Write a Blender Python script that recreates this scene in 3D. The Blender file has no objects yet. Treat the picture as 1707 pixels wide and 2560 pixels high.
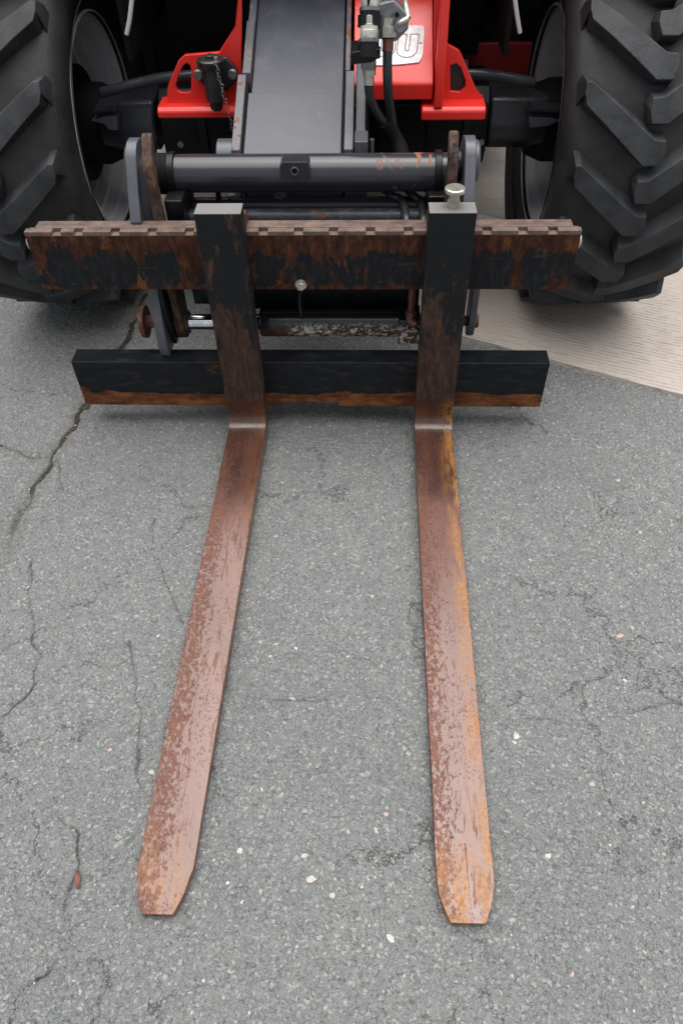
import bpy, bmesh, math, random
import numpy as np
from mathutils import Vector, Matrix
random.seed(7); rng = np.random.default_rng(7)
S = bpy.context.scene
COL = S.collection
R = math.radians

# ------------------------------------------------------------------ camera
F, PITCH, YAW, ROLL = 1852.07, .8424, -.0516, -.0285      # focal length in pixels of a 1707 x 2560 frame
CAM = np.array([.1297, -1.514, 1.3847])
_f = np.array([math.sin(YAW)*math.cos(PITCH), math.cos(YAW)*math.cos(PITCH), -math.sin(PITCH)])
_r = np.array([math.cos(YAW), -math.sin(YAW), 0.]); _u = np.cross(_r, _f)
_c, _s = math.cos(ROLL), math.sin(ROLL)
RGT, UPV = _c*_r+_s*_u, -_s*_r+_c*_u
cd = bpy.data.cameras.new('camera'); cam = bpy.data.objects.new('camera', cd); COL.objects.link(cam)
cd.sensor_fit = 'VERTICAL'; cd.sensor_height = 36; cd.lens = F/2560*36; cd.clip_start = .05; cd.clip_end = 500
cam.matrix_world = Matrix([[RGT[i], UPV[i], -_f[i], CAM[i]] for i in range(3)]+[[0, 0, 0, 1]])
S.camera = cam

# ------------------------------------------------------------------ sky, sun, exposure
SUN_EL, SUN_ROT = R(84), R(15)
w = bpy.data.worlds.new('World'); S.world = w; w.use_nodes = True
nt = w.node_tree; nt.nodes.clear()
sky = nt.nodes.new('ShaderNodeTexSky'); sky.sky_type = 'NISHITA'; sky.sun_disc = False
sky.sun_elevation = SUN_EL; sky.sun_rotation = SUN_ROT; sky.air_density = 1.0; sky.dust_density = 4; sky.ozone_density = 1
hs = nt.nodes.new('ShaderNodeHueSaturation'); hs.inputs['Saturation'].default_value = .22
bg = nt.nodes.new('ShaderNodeBackground'); bg.inputs['Strength'].default_value = .06
wo = nt.nodes.new('ShaderNodeOutputWorld')
nt.links.new(sky.outputs[0], hs.inputs['Color']); nt.links.new(hs.outputs[0], bg.inputs['Color']); nt.links.new(bg.outputs[0], wo.inputs['Surface'])
sd = bpy.data.lights.new('sun', 'SUN'); sd.energy = 1.5; sd.angle = R(80); sd.color = (1, .97, .93)
so = bpy.data.objects.new('sun', sd); COL.objects.link(so)
_d = Vector((math.sin(SUN_ROT)*math.cos(SUN_EL), math.cos(SUN_ROT)*math.cos(SUN_EL), math.sin(SUN_EL)))
so.rotation_euler = _d.to_track_quat('Z', 'Y').to_euler(); so.location = (0, 0, 6)
S.view_settings.view_transform = 'Standard'; S.view_settings.look = 'None'
S.view_settings.gamma = 1; S.view_settings.use_curve_mapping = False; S.view_settings.exposure = 1.5

# ------------------------------------------------------------------ helpers
def at(px, py, ax, val):
    """world point on the plane ax=val seen at pixel (px,py) of the 1707x2560 photograph"""
    d = RGT*((px-853.5)/F)-UPV*((py-1280)/F)+_f
    i = 'XYZ'.index(ax)
    return CAM+d*((val-CAM[i])/d[i])

class MB:
    def __init__(s): s.v = []; s.f = []
    def add(s, v, f):
        n = len(s.v); s.v += [tuple(map(float, p)) for p in v]; s.f += [tuple(i+n for i in q) for q in f]; return s
    def box(s, x0, x1, y0, y1, z0, z1):
        v = [(x, y, z) for z in (z0, z1) for y in (y0, y1) for x in (x0, x1)]
        return s.add(v, [(0, 2, 3, 1), (4, 5, 7, 6), (0, 1, 5, 4), (2, 6, 7, 3), (0, 4, 6, 2), (1, 3, 7, 5)])
    def prism(s, pts, ax, a, b):
        """polygon pts in the two other axes, extruded along ax from a to b"""
        n = len(pts)
        def mk(p, t):
            return {'X': (t, p[0], p[1]), 'Y': (p[0], t, p[1]), 'Z': (p[0], p[1], t)}[ax]
        v = [mk(p, a) for p in pts]+[mk(p, b) for p in pts]
        return s.add(v, [tuple(range(n)), tuple(range(2*n-1, n-1, -1))]+[(i, i+n, (i+1) % n+n, (i+1) % n) for i in range(n)])
    def lathe(s, prof, c, axis=(1, 0, 0), n=32, cap=True):
        """prof = [(t along axis, radius)]"""
        A = Vector(axis).normalized(); U = A.orthogonal().normalized(); W = A.cross(U); c = Vector(c)
        v = []; f = []
        for t, r in prof:
            for k in range(n):
                th = 2*math.pi*k/n; v.append(c+A*t+(U*math.cos(th)+W*math.sin(th))*r)
        for i in range(len(prof)-1):
            for k in range(n): f.append((i*n+k, i*n+(k+1) % n, (i+1)*n+(k+1) % n, (i+1)*n+k))
        if cap: f.append(tuple(range(n-1, -1, -1))); f.append(tuple((len(prof)-1)*n+k for k in range(n)))
        return s.add(v, f)
    def cyl(s, a, b, r, n=24, r2=None):
        a = Vector(a); b = Vector(b); return s.lathe([(0, r), ((b-a).length, r if r2 is None else r2)], a, b-a, n)
    def tube(s, pts, r, n=12, sm=6):
        P = [Vector(p) for p in pts]
        if sm and len(P) > 2:
            Q = []
            for i in range(len(P)-1):
                p0 = P[max(i-1, 0)]; p1 = P[i]; p2 = P[i+1]; p3 = P[min(i+2, len(P)-1)]
                for k in range(sm):
                    t = k/sm; Q.append(.5*((2*p1)+(p2-p0)*t+(2*p0-5*p1+4*p2-p3)*t*t+(3*p1-p0-3*p2+p3)*t**3))
            Q.append(P[-1]); P = Q
        v = []; f = []; up = None
        for i, p in enumerate(P):
            t = (P[min(i+1, len(P)-1)]-P[max(i-1, 0)]).normalized()
            up = t.orthogonal().normalized() if up is None else (up-t*up.dot(t)).normalized()
            b = t.cross(up)
            for k in range(n):
                th = 2*math.pi*k/n; v.append(p+(up*math.cos(th)+b*math.sin(th))*r)
        for i in range(len(P)-1):
            for k in range(n): f.append((i*n+k, i*n+(k+1) % n, (i+1)*n+(k+1) % n, (i+1)*n+k))
        f.append(tuple(range(n-1, -1, -1))); f.append(tuple((len(P)-1)*n+k for k in range(n)))
        return s.add(v, f)
    def torus(s, c, R_, r, axis, n=24, m=8, sx=1.):
        A = Vector(axis).normalized(); U = A.orthogonal().normalized(); W = A.cross(U); c = Vector(c); v = []; f = []
        for i in range(n):
            th = 2*math.pi*i/n; d = U*math.cos(th)+W*math.sin(th)
            for j in range(m):
                ph = 2*math.pi*j/m; v.append(c+U*math.cos(th)*R_*sx+W*math.sin(th)*R_+d*r*math.cos(ph)+A*r*math.sin(ph))
        for i in range(n):
            for j in range(m): f.append((i*m+j, ((i+1) % n)*m+j, ((i+1) % n)*m+(j+1) % m, i*m+(j+1) % m))
        return s.add(v, f)
    def build(s, name, mat, parent=None, org=None, bevel=0, smooth=35, seg=2, label=None):
        """vertices are given in world space; they are stored relative to the parent thing's base"""
        if org is None:
            org = Vector((0, 0, 0)); q = parent
            while q is not None: org = org+Vector(q.location); q = q.parent
        org = Vector(org)
        me = bpy.data.meshes.new(name); me.from_pydata([tuple(Vector(p)-org) for p in s.v], [], s.f); me.validate()
        bm = bmesh.new(); bm.from_mesh(me); bmesh.ops.recalc_face_normals(bm, faces=bm.faces); bm.to_mesh(me); bm.free()
        me.shade_smooth(); me.set_sharp_from_angle(angle=R(smooth)); me.materials.append(mat)
        o = bpy.data.objects.new(name, me); COL.objects.link(o)
        if parent is not None: o.parent = parent
        else: o.location = org
        if bevel:
            b = o.modifiers.new('bevel', 'BEVEL'); b.width = bevel; b.segments = seg; b.limit_method = 'ANGLE'; b.angle_limit = R(35); b.harden_normals = True
        if label: o['label'] = label
        return o

def thing(name, loc, label, cat, group=None):
    o = bpy.data.objects.new(name, None); COL.objects.link(o); o.location = loc; o.empty_display_size = .1
    o['label'] = label; o['category'] = cat
    if group: o['group'] = group
    return o

# ------------------------------------------------------------------ materials
class NT:
    def __init__(s, name):
        s.m = bpy.data.materials.new(name); s.m.use_nodes = True; s.t = s.m.node_tree; s.t.nodes.clear()
        s.out = s.n('OutputMaterial'); s.p = s.n('BsdfPrincipled'); s.l(s.p.outputs[0], s.out.inputs['Surface'])
        s.co = s.n('TexCoord').outputs['Object']
    def n(s, typ, **k):
        x = s.t.nodes.new('ShaderNode'+typ)
        for a, b in k.items(): setattr(x, a, b)
        return x
    def l(s, a, b): s.t.links.new(a, b)
    def setin(s, sock, v):
        if hasattr(v, 'links') or isinstance(v, bpy.types.NodeSocket): s.l(v, sock)
        elif isinstance(v, (tuple, list)): sock.default_value = tuple(v)+(1,) if len(v) == 3 and len(sock.default_value) == 4 else tuple(v)
        else: sock.default_value = v
    def map(s, scale=(1, 1, 1), rot=(0, 0, 0), loc=(0, 0, 0), vec=None):
        x = s.n('Mapping'); s.l(vec or s.co, x.inputs['Vector']); x.inputs['Scale'].default_value = scale; x.inputs['Rotation'].default_value = rot; x.inputs['Location'].default_value = loc
        return x.outputs[0]
    def noise(s, scale, detail=4, rough=.55, vec=None, dist=0):
        x = s.n('TexNoise'); s.l(vec or s.co, x.inputs['Vector']); x.inputs['Scale'].default_value = scale; x.inputs['Detail'].default_value = detail
        x.inputs['Roughness'].default_value = rough; x.inputs['Distortion'].default_value = dist; return x.outputs['Fac']
    def voro(s, scale, vec=None, feature='F1', rnd=1):
        x = s.n('TexVoronoi', feature=feature); s.l(vec or s.co, x.inputs['Vector']); x.inputs['Scale'].default_value = scale; x.inputs['Randomness'].default_value = rnd; return x
    def step(s, v, a, b, lo=0., hi=1.):
        x = s.n('MapRange', interpolation_type='SMOOTHSTEP'); s.setin(x.inputs['Value'], v)
        for k, q in zip(('From Min', 'From Max', 'To Min', 'To Max'), (a, b, lo, hi)): s.setin(x.inputs[k], q)
        return x.outputs[0]
    def math(s, op, a, b=0., clamp=False):
        x = s.n('Math', operation=op, use_clamp=clamp); s.setin(x.inputs[0], a); s.setin(x.inputs[1], b); return x.outputs[0]
    def mix(s, f, a, b, blend='MIX'):
        x = s.n('Mix', data_type='RGBA', blend_type=blend); s.setin(x.inputs[0], f); s.setin(x.inputs[6], a); s.setin(x.inputs[7], b); return x.outputs[2]
    def mixf(s, f, a, b):
        x = s.n('Mix', data_type='FLOAT'); s.setin(x.inputs[0], f); s.setin(x.inputs[2], a); s.setin(x.inputs[3], b); return x.outputs[0]
    def ramp(s, v, stops, interp='LINEAR'):
        x = s.n('ValToRGB'); s.l(v, x.inputs[0]); cr = x.color_ramp; cr.interpolation = interp
        while len(cr.elements) > 1: cr.elements.remove(cr.elements[-1])
        cr.elements[0].position = stops[0][0]; cr.elements[0].color = tuple(stops[0][1])+(1,)
        for p, c in stops[1:]: e = cr.elements.new(p); e.color = tuple(c)+(1,)
        return x.outputs[0]
    def xyz(s, vec=None):
        x = s.n('SeparateXYZ'); s.l(vec or s.co, x.inputs[0]); return x.outputs
    def bump(s, h, dist, strength=1., nrm=None):
        x = s.n('Bump'); s.setin(x.inputs['Height'], h); x.inputs['Distance'].default_value = dist; x.inputs['Strength'].default_value = strength
        if nrm: s.l(nrm, x.inputs['Normal'])
        return x.outputs[0]
    def done(s, color, rough=.5, metal=0., normal=None, spec=None, coat=None):
        s.setin(s.p.inputs['Base Color'], color); s.setin(s.p.inputs['Roughness'], rough); s.setin(s.p.inputs['Metallic'], metal)
        if normal is not None: s.l(normal, s.p.inputs['Normal'])
        if spec is not None: s.setin(s.p.inputs['Specular IOR Level'], spec)
        if coat is not None: s.setin(s.p.inputs['Coat Weight'], coat)
        return s.m

def paint(name, col, rough=.35, chips=.0, chipcol=(.05, .02, .012), dust=.12, dustcol=(.25, .23, .21), scale=1., spec=.5):
    t = NT(name)
    n1 = t.noise(9*scale, 5, .6); n2 = t.noise(55*scale, 4, .6); n3 = t.noise(160*scale, 3, .6)
    c = t.mix(t.math('MULTIPLY', t.step(n1, .4, .75), dust), col, dustcol)
    sp = t.step(n3, .66, .74)
    c = t.mix(t.math('MULTIPLY', sp, dust*1.5), c, dustcol)
    scr = t.step(t.noise(34*scale, 3, .5, t.map((2.6, .35, 1), rot=(.1, .2, .5)), .3), .69, .72)
    c = t.mix(t.math('MULTIPLY', scr, dust*1.6), c, dustcol)
    r = t.mixf(n1, rough-.08, rough+.1)
    if chips:
        ch = t.math('ADD', t.math('MULTIPLY', n1, .55), t.math('MULTIPLY', n2, .5))
        m = t.step(ch, .78-chips, .81-chips)
        c = t.mix(m, c, chipcol); r = t.mixf(m, r, .8)
    return t.done(c, r, 0, t.bump(n2, .0008, .35), spec)

def rusty(name, pcol=(.011, .013, .016), amount=.5, scale=1., stretch=(1, 1, 1), rz=None, orange=.35, rough=.42, seed=(0, 0, 0), base=(.075, .026, .014), top=None):
    """worn black paint over rust; rz=(z0,z1,k) adds k rust from z0 to z1"""
    t = NT(name); v = t.map(stretch, loc=seed)
    n1 = t.noise(7*scale, 7, .62, v, .4); n2 = t.noise(38*scale, 5, .65, v); n3 = t.noise(150*scale, 3, .6)
    h = t.math('ADD', t.math('MULTIPLY', n1, .72), t.math('MULTIPLY', n2, .28))
    if rz:
        for a, b, k in (rz if isinstance(rz[0], tuple) else (rz,)):
            h = t.math('ADD', h, t.step(t.xyz()[2], a, b, 0, k))
    m = t.step(h, .60-.2*amount, .635-.2*amount)
    rc = t.ramp(t.noise(26*scale, 6, .7, v), [(.3, tuple(x*.35 for x in base)), (.48, base), (.62, (base[0]*2.0, base[1]*2.1, base[2]*1.6)), (.78, (.20, .080, .026))])
    rc = t.mix(t.math('MULTIPLY', t.step(t.noise(12*scale, 5, .6, t.map(loc=(3, 1, 2))), .56, .7), orange), rc, (.19, .070, .018))
    pc = t.mix(t.step(n2, .45, .75), tuple(x*.7 for x in pcol), tuple(x*1.6+.002 for x in pcol))
    pc = t.mix(t.math('MULTIPLY', t.step(n3, .68, .74), .35), pc, (.2, .17, .15))
    scr = t.step(t.noise(30, 3, .5, t.map((.35, 1, 2.4), rot=(.1, .25, .1)), .3), .685, .71)
    pc = t.mix(t.math('MULTIPLY', scr, .10), pc, (.16, .15, .14))
    c = t.mix(m, pc, rc)
    if top: c = t.mix(t.step(t.xyz()[2], top, top+.0006), c, t.mix(n2, (.05, .033, .028), (.22, .16, .12)))
    r = t.mixf(m, rough, t.mixf(n2, .45, .85))
    hh = t.math('ADD', t.math('MULTIPLY', m, -.6), t.math('MULTIPLY', t.math('MULTIPLY', n3, m), .8))
    return t.done(c, r, 0, t.bump(hh, .0008, .8), .18)

def plain(name, col, rough=.5, metal=0., n=.0, spec=None):
    t = NT(name)
    nn = t.noise(70, 4)
    c = t.mix(t.step(nn, .35, .75), tuple(x*.8 for x in col), tuple(min(1, x*1.15+.003) for x in col))
    return t.done(c, t.mixf(nn, max(.05, rough-.08), rough+.08), metal, t.bump(nn, .0006, .3) if n else None, spec)

def fork_mat(name, orange_side, seed):
    t = NT(name); x, y, z = t.xyz(); t.p.inputs['Coat Roughness'].default_value = .22
    v = t.map((1, .25, .3), loc=seed)
    st = t.map((1.0, .13, .13), loc=seed)
    big = t.noise(9, 6, .6, v); mid = t.noise(110, 5, .72, st, .8); fine = t.noise(170, 4, .6)
    # thin rust film on bare steel; dark heel, pinkish blade paint in the reflections
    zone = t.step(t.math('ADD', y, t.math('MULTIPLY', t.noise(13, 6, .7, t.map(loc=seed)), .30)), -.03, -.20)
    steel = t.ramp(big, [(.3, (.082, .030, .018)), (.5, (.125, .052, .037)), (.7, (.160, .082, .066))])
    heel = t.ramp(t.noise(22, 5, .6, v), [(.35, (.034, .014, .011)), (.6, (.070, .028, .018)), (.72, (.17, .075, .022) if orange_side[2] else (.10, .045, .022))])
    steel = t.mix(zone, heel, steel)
    rustc = t.ramp(fine, [(.35, (.055, .014, .006)), (.6, (.150, .038, .011))])
    dots = t.voro(235, t.map((1, .55, 1), loc=seed)); dotm = t.step(dots.outputs['Distance'], .34, .26)
    left = t.step(x, .012, -.045)
    dotm = t.math('MULTIPLY', dotm, t.step(t.math('ADD', t.noise(18, 4, .6, t.map(loc=(5, 2, 1))), t.math('MULTIPLY', left, .12)), .47, .60))
    stm = t.math('MULTIPLY', t.step(mid, .57, .61), t.step(t.noise(10, 4, .6, t.map((1, .5, 1), loc=seed)), .42, .6))
    stm = t.math('MAXIMUM', stm, t.step(t.math('ADD', t.math('MULTIPLY', left, .16), t.noise(130, 5, .75, t.map((1, .6, 1), loc=seed))), .625, .67))
    stm = t.math('MULTIPLY', stm, t.mixf(zone, .3, 1.))
    ln = t.math('ABSOLUTE', t.math('SUBTRACT', t.noise(11, 2, .5, t.map((1, .20, 1), loc=seed), .6), .5))
    ln = t.math('MULTIPLY', t.step(ln, .012, .004), t.step(t.noise(7, 4, .6, t.map(loc=(seed[0]+2, 1, 5))), .46, .52))
    stm = t.math('MAXIMUM', stm, t.math('MULTIPLY', ln, t.mixf(t.noise(90, 3), .3, 1.2)))
    c = t.mix(t.math('MULTIPLY', stm, .85), steel, rustc)
    c = t.mix(t.math('MULTIPLY', dotm, .85), c, (.055, .020, .015))
    # orange bloom along the outer edge and at the tip
    tip = t.step(y, -1.02, -1.18)
    om = t.math('MAXIMUM', t.math('MULTIPLY', t.step(t.math('MULTIPLY', x, orange_side[0]), .002, .052), .85 if orange_side[2] else .22), t.math('MULTIPLY', tip, .85 if orange_side[2] else .4))
    om = t.math('MULTIPLY', om, t.step(t.noise(60, 6, .7, t.map((1, .16, 1), loc=seed)), .40, .58))
    c = t.mix(om, c, t.ramp(fine, [(.35, (.19, .065, .016)), (.65, (.36, .16, .030))]))
    # black paint left on the shank
    pm = t.math('ADD', t.noise(11, 7, .62, t.map((1.6, 1, .7), loc=seed), .5), t.step(z, .10, .56, -.30, .06))
    pm = t.math('MULTIPLY', t.step(t.math('ADD', t.math('MULTIPLY', pm, .72), t.math('MULTIPLY', t.noise(70, 5, .7, t.map((1, 1, .35), loc=seed)), .25)), .425, .465), t.step(y, -.02, -.012))
    rk = t.mix(t.step(z, .1, .14), c, t.ramp(t.noise(50, 6, .7, t.map((1.5, 1, .4), loc=seed)), [(.3, (.022, .014, .012)), (.5, (.042, .026, .021)), (.72, (.12, .050, .028))]))
    c = t.mix(pm, rk, (.010, .012, .0135))
    pass
    topm = t.step(z, .6335, .6345); c = t.mix(topm, c, t.mix(fine, (.15, .145, .145), (.21, .20, .195)))
    r = t.mixf(stm, .27, .55); r = t.mixf(t.math('MAXIMUM', om, pm), r, .5); r = t.mixf(dotm, r, .6)
    r = t.mixf(t.step(z, .08, .2), r, .6)
    h = t.math('ADD', t.math('MULTIPLY', stm, .5), t.math('MULTIPLY', dotm, -.6)); h = t.math('ADD', h, t.math('MULTIPLY', fine, .3))
    return t.done(c, r, 0, t.bump(h, .0007, .7), t.mixf(t.step(z, .07, .12), .5, .2), t.math('MULTIPLY', t.mixf(t.step(z, .06, .1), .52, 0.), t.math('SUBTRACT', 1., t.math('MAXIMUM', stm, om), True)))

def asphalt_mat():
    t = NT('asphalt')
    dn = t.n('TexNoise'); t.l(t.co, dn.inputs['Vector']); dn.inputs['Scale'].default_value = 120; dn.inputs['Detail'].default_value = 4
    sc0 = t.n('VectorMath', operation='SCALE'); t.l(dn.outputs['Color'], sc0.inputs[0]); sc0.inputs['Scale'].default_value = .012
    dv0 = t.n('VectorMath', operation='ADD'); t.l(t.co, dv0.inputs[0]); t.l(sc0.outputs[0], dv0.inputs[1]); wv = dv0.outputs[0]
    v1 = t.voro(92, wv); v2 = t.voro(235, wv); e1 = t.voro(92, wv, 'DISTANCE_TO_EDGE')
    sep = t.n('SeparateColor'); t.l(v1.outputs['Color'], sep.inputs[0]); idn = sep.outputs[0]; id2 = sep.outputs[1]
    stone = t.ramp(idn, [(.0, (.165, .168, .168)), (.3, (.20, .202, .20)), (.55, (.185, .207, .200)), (.75, (.225, .223, .219)), (.93, (.20, .19, .20)), (1., (.27, .265, .255))])
    big = t.noise(1.6, 5, .6); med = t.noise(34, 6, .75); fine = t.noise(380, 4, .75); f2 = t.noise(170, 4, .7)
    mortar = t.mix(f2, (.125, .125, .124), (.245, .240, .233))
    cover = t.step(t.math('ADD', t.math('MULTIPLY', id2, .7), t.math('MULTIPLY', med, .6)), .52, .66)
    gap = t.math('MULTIPLY', t.step(e1.outputs['Distance'], .02, .2), cover)
    c = t.mix(t.math('MULTIPLY', gap, .8), mortar, stone)
    sep2 = t.n('SeparateColor'); t.l(v2.outputs['Color'], sep2.inputs[0])
    c = t.mix(t.math('MULTIPLY', t.step(sep2.outputs[0], .84, .97), .6), c, (.42, .41, .39))
    c = t.mix(t.math('MULTIPLY', t.step(sep2.outputs[1], .80, .92), .55), c, (.07, .07, .07))
    c = t.mix(t.step(f2, .55, .68, 0, .55), c, (.075, .075, .075))
    c = t.mix(t.math('MULTIPLY', t.step(t.noise(26, 4, .6, t.map(loc=(3, 3, 0))), .60, .70), .25), c, (.22, .165, .14))
    c = t.mix(1., c, t.ramp(big, [(.3, (.83, .875, .89)), (.7, (1.0, 1.035, 1.045))]), 'MULTIPLY')
    c = t.mix(t.step(fine, .50, .66, 0, .5), c, (.38, .375, .36))
    # hairline cracks
    dv = t.n('VectorMath', operation='ADD'); nn = t.n('TexNoise'); t.l(t.co, nn.inputs['Vector']); nn.inputs['Scale'].default_value = 9; nn.inputs['Detail'].default_value = 6; nn.inputs['Roughness'].default_value = .7
    sc = t.n('VectorMath', operation='SCALE'); t.l(nn.outputs['Color'], sc.inputs[0]); sc.inputs['Scale'].default_value = .22
    t.l(t.co, dv.inputs[0]); t.l(sc.outputs[0], dv.inputs[1])
    hc = t.voro(2.1, dv.outputs[0], 'DISTANCE_TO_EDGE').outputs['Distance']
    hm = t.math('MULTIPLY', t.step(hc, .0055, .001), t.step(t.noise(3.3, 4, .6, t.map(loc=(9, 2, 0))), .46, .56))
    c = t.mix(t.math('MULTIPLY', hm, .7), c, (.05, .047, .044))
    at_ = t.n('Attribute'); at_.attribute_name = 'crack'; ck = at_.outputs['Fac']
    at2 = t.n('Attribute'); at2.attribute_name = 'dirt'; dk = t.math('MULTIPLY', at2.outputs['Fac'], t.step(t.noise(60, 5, .7), .35, .6))
    c = t.mix(t.math('MULTIPLY', dk, .55), c, t.mix(t.noise(20), (.075, .062, .045), (.13, .105, .075)))
    c = t.mix(t.step(ck, .25, .8, 0, .85), c, (.022, .020, .018))
    h = t.math('ADD', t.math('MULTIPLY', gap, .7), t.math('MULTIPLY', f2, 1.7))
    h = t.math('ADD', h, t.math('MULTIPLY', t.step(v2.outputs['Distance'], .1, .6), -.35)); h = t.math('ADD', h, t.math('MULTIPLY', hm, -.7)); h = t.math('ADD', h, t.math('MULTIPLY', id2, .5))
    return t.done(c, t.mixf(idn, .55, .85), 0, t.bump(h, .0032, .9), .35)

def slab_mat():
    t = NT('brushed_concrete')
    ang = math.atan2(-.467, 1)
    v = t.map((1, 1, 1), rot=(0, 0, -ang-.06))
    d = t.n('TexNoise'); t.l(v, d.inputs['Vector']); d.inputs['Scale'].default_value = 48; d.inputs['Detail'].default_value = 6; d.inputs['Roughness'].default_value = .7
    x, y, z = t.xyz(v)
    wv = t.math('SINE', t.math('ADD', t.math('MULTIPLY', y, 2*math.pi/.0155), t.math('MULTIPLY', d.outputs['Fac'], 3.2)))
    rid = t.step(wv, .1, 1.)
    n = t.noise(55, 5, .7, t.map((.35, 1.3, 1), vec=v)); big = t.noise(2.3, 5, .6)
    rid = t.math('MULTIPLY', rid, t.step(n, .44, .60)); rid = t.math('MULTIPLY', rid, t.step(big, .25, .6, .45, 1))
    c = t.mix(big, (.36, .312, .275), (.42, .38, .34)); c = t.mix(t.step(n, .3, .8, 0, .35), c, (.55, .50, .46))
    c = t.mix(t.math('MULTIPLY', rid, .5), c, (.17, .14, .12))
    c = t.mix(t.step(t.noise(300, 3), .60, .72, 0, .45), c, (.12, .1, .09))
    c = t.mix(t.step(t.noise(6, 5, .65, t.map(loc=(4, 1, 0))), .52, .72, 0, .35), c, (.26, .21, .18))
    h = t.math('ADD', t.math('MULTIPLY', rid, -1.), t.math('MULTIPLY', n, .5))
    return t.done(c, .85, 0, t.bump(h, .003, .8), .25)

def rubber_mat(name, dust):
    t = NT(name)
    n1 = t.noise(7, 6, .65); n2 = t.noise(60, 5, .7); n3 = t.noise(240, 3)
    c = t.mix(t.step(n1, .3, .75), (.014, .0145, .016), dust)
    c = t.mix(t.step(n2, .55, .8, 0, .4), c, (.06, .057, .055))
    sc = t.step(t.noise(30, 4, .6, t.map((.2, 1, 3), rot=(.4, .3, .7))), .68, .74, 0, .35)
    c = t.mix(sc, c, (.012, .012, .012))
    return t.done(c, t.mixf(n1, .46, .62), 0, t.bump(t.math('ADD', n2, t.math('MULTIPLY', n3, .4)), .0016, .6), .33)

M = {}
M['asphalt'] = asphalt_mat(); M['slab'] = slab_mat()
M['black'] = plain('black_paint', (.006, .0065, .008), .35, spec=.25); t = NT('dull_black'); M['black_dull'] = t.done(t.mix(t.noise(30), (.0035, .0035, .004), (.007, .007, .0075)), .75, 0, None, .15)
M['grey_paint'] = paint('slate_grey_paint', (.066, .072, .088), .36, .0, dust=.22, dustcol=(.20, .19, .20))
M['boom'] = paint('boom_grey_paint', (.058, .062, .078), .42, .07, (.12, .09, .08), .16, (.19, .19, .20), 1.6)
M['boom_edge'] = paint('worn_plate_edge', (.085, .087, .098), .45, .19, (.13, .055, .035), .4, (.24, .20, .19), 1.6)
M['tubeblack'] = paint('satin_black_tube', (.022, .024, .030), .22, .0, dust=.04, spec=.3)
M['cyl_black'] = rusty('scuffed_black', (.038, .041, .050), .12, 1.4, rough=.3)
M['red'] = paint('red_paint', (.72, .030, .022), .24, .085, (.03, .012, .01), .05, (.5, .1, .08))
M['darkred'] = paint('grimy_red_paint', (.22, .008, .006), .5, .05, (.02, .006, .005), .1, (.05, .02, .02))
M['rust'] = rusty('rusted_steel', amount=1.7, scale=2, rough=.5, base=(.10, .045, .032), orange=.3)
M['hook'] = rusty('brown_hook_steel', pcol=(.012, .012, .014), amount=.95, scale=2.2, stretch=(1, 1, .6), rough=.45, base=(.060, .036, .030), orange=.15)
M['plate'] = rusty('worn_black_plate', amount=.34, scale=1.35, stretch=(1.5, 1, .6), rz=((.425, .49, .20), (.375, .355, .08)), orange=.5, base=(.040, .0145, .009), top=.4905)
t = NT('polished_rust_lip'); nz = t.noise(40, 6, .7, t.map((.6, 1, 1)))
M['lip'] = t.done(t.mix(t.step(t.noise(700, 2), .70, .74, 0, .8), t.ramp(nz, [(.3, (.050, .030, .025)), (.48, (.11, .075, .065)), (.62, (.17, .11, .085)), (.8, (.28, .16, .07))]), (.7, .7, .68)), .45, 0, t.bump(nz, .001, .4))
M['bar'] = rusty('black_bar_rusty_foot', amount=.0, scale=1.1, stretch=(.5, 1, 1.4), rz=((.062, .012, .42),), orange=.9, rough=.3, base=(.10, .035, .014))
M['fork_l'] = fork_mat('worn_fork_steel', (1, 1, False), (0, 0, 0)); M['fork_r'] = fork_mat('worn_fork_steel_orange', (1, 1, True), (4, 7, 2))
M['chrome'] = plain('chrome_rod', (.75, .76, .80), .12, 1.)
M['zinc'] = plain('zinc_plated', (.50, .50, .44), .35, .8)
M['zincw'] = plain('cream_coupling', (.62, .63, .56), .28, .35)
M['steel'] = plain('dull_steel', (.25, .25, .26), .4, .8)
M['copper'] = plain('brown_ferrule', (.17, .065, .048), .45, .3)
M['hose'] = plain('hose_rubber', (.022, .024, .028), .42, 0, 1)
M['rim'] = paint('silver_rim_paint', (.62, .62, .65), .40, .0, dust=.25, dustcol=(.15, .13, .12))
M['rubber'] = rubber_mat('tyre_rubber', (.042, .040, .041)); M['lug'] = rubber_mat('tread_rubber', (.052, .056, .061))
M['valve'] = plain('valve_grey', (.20, .205, .215), .38, .25)
M['white'] = plain('white_plastic', (.80, .80, .80), .35)
M['groove'] = plain('engraved_line', (.10, .09, .11), .5)
M['cast'] = paint('cast_black', (.020, .018, .018), .4, .1, (.05, .035, .028), .12, (.1, .08, .06), 3)

# ------------------------------------------------------------------ ground
def vnoise(x, y, s, seed):
    g = np.random.default_rng(seed).random((256, 256)); X = x*s; Y = y*s
    xi = np.floor(X).astype(int); yi = np.floor(Y).astype(int); fx = X-xi; fy = Y-yi; fx = fx*fx*(3-2*fx); fy = fy*fy*(3-2*fy)
    a = g[xi % 256, yi % 256]; b = g[(xi+1) % 256, yi % 256]; c = g[xi % 256, (yi+1) % 256]; d = g[(xi+1) % 256, (yi+1) % 256]
    return (a*(1-fx)+b*fx)*(1-fy)+(c*(1-fx)+d*fx)*fy-.5
def grow(a, b): return [b*(1.35**k)+a for k in range(1, 22)]
def axis(lo, hi, st):
    m = np.arange(lo, hi+1e-6, st); g = np.array([.05*(1.45**k) for k in range(1, 20)]); g = np.cumsum(g)
    return np.concatenate([lo-g[::-1], m, m[-1]+g])
xs = axis(-1.15, 1.35, .004); ys = axis(-1.55, .95, .004)
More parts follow.
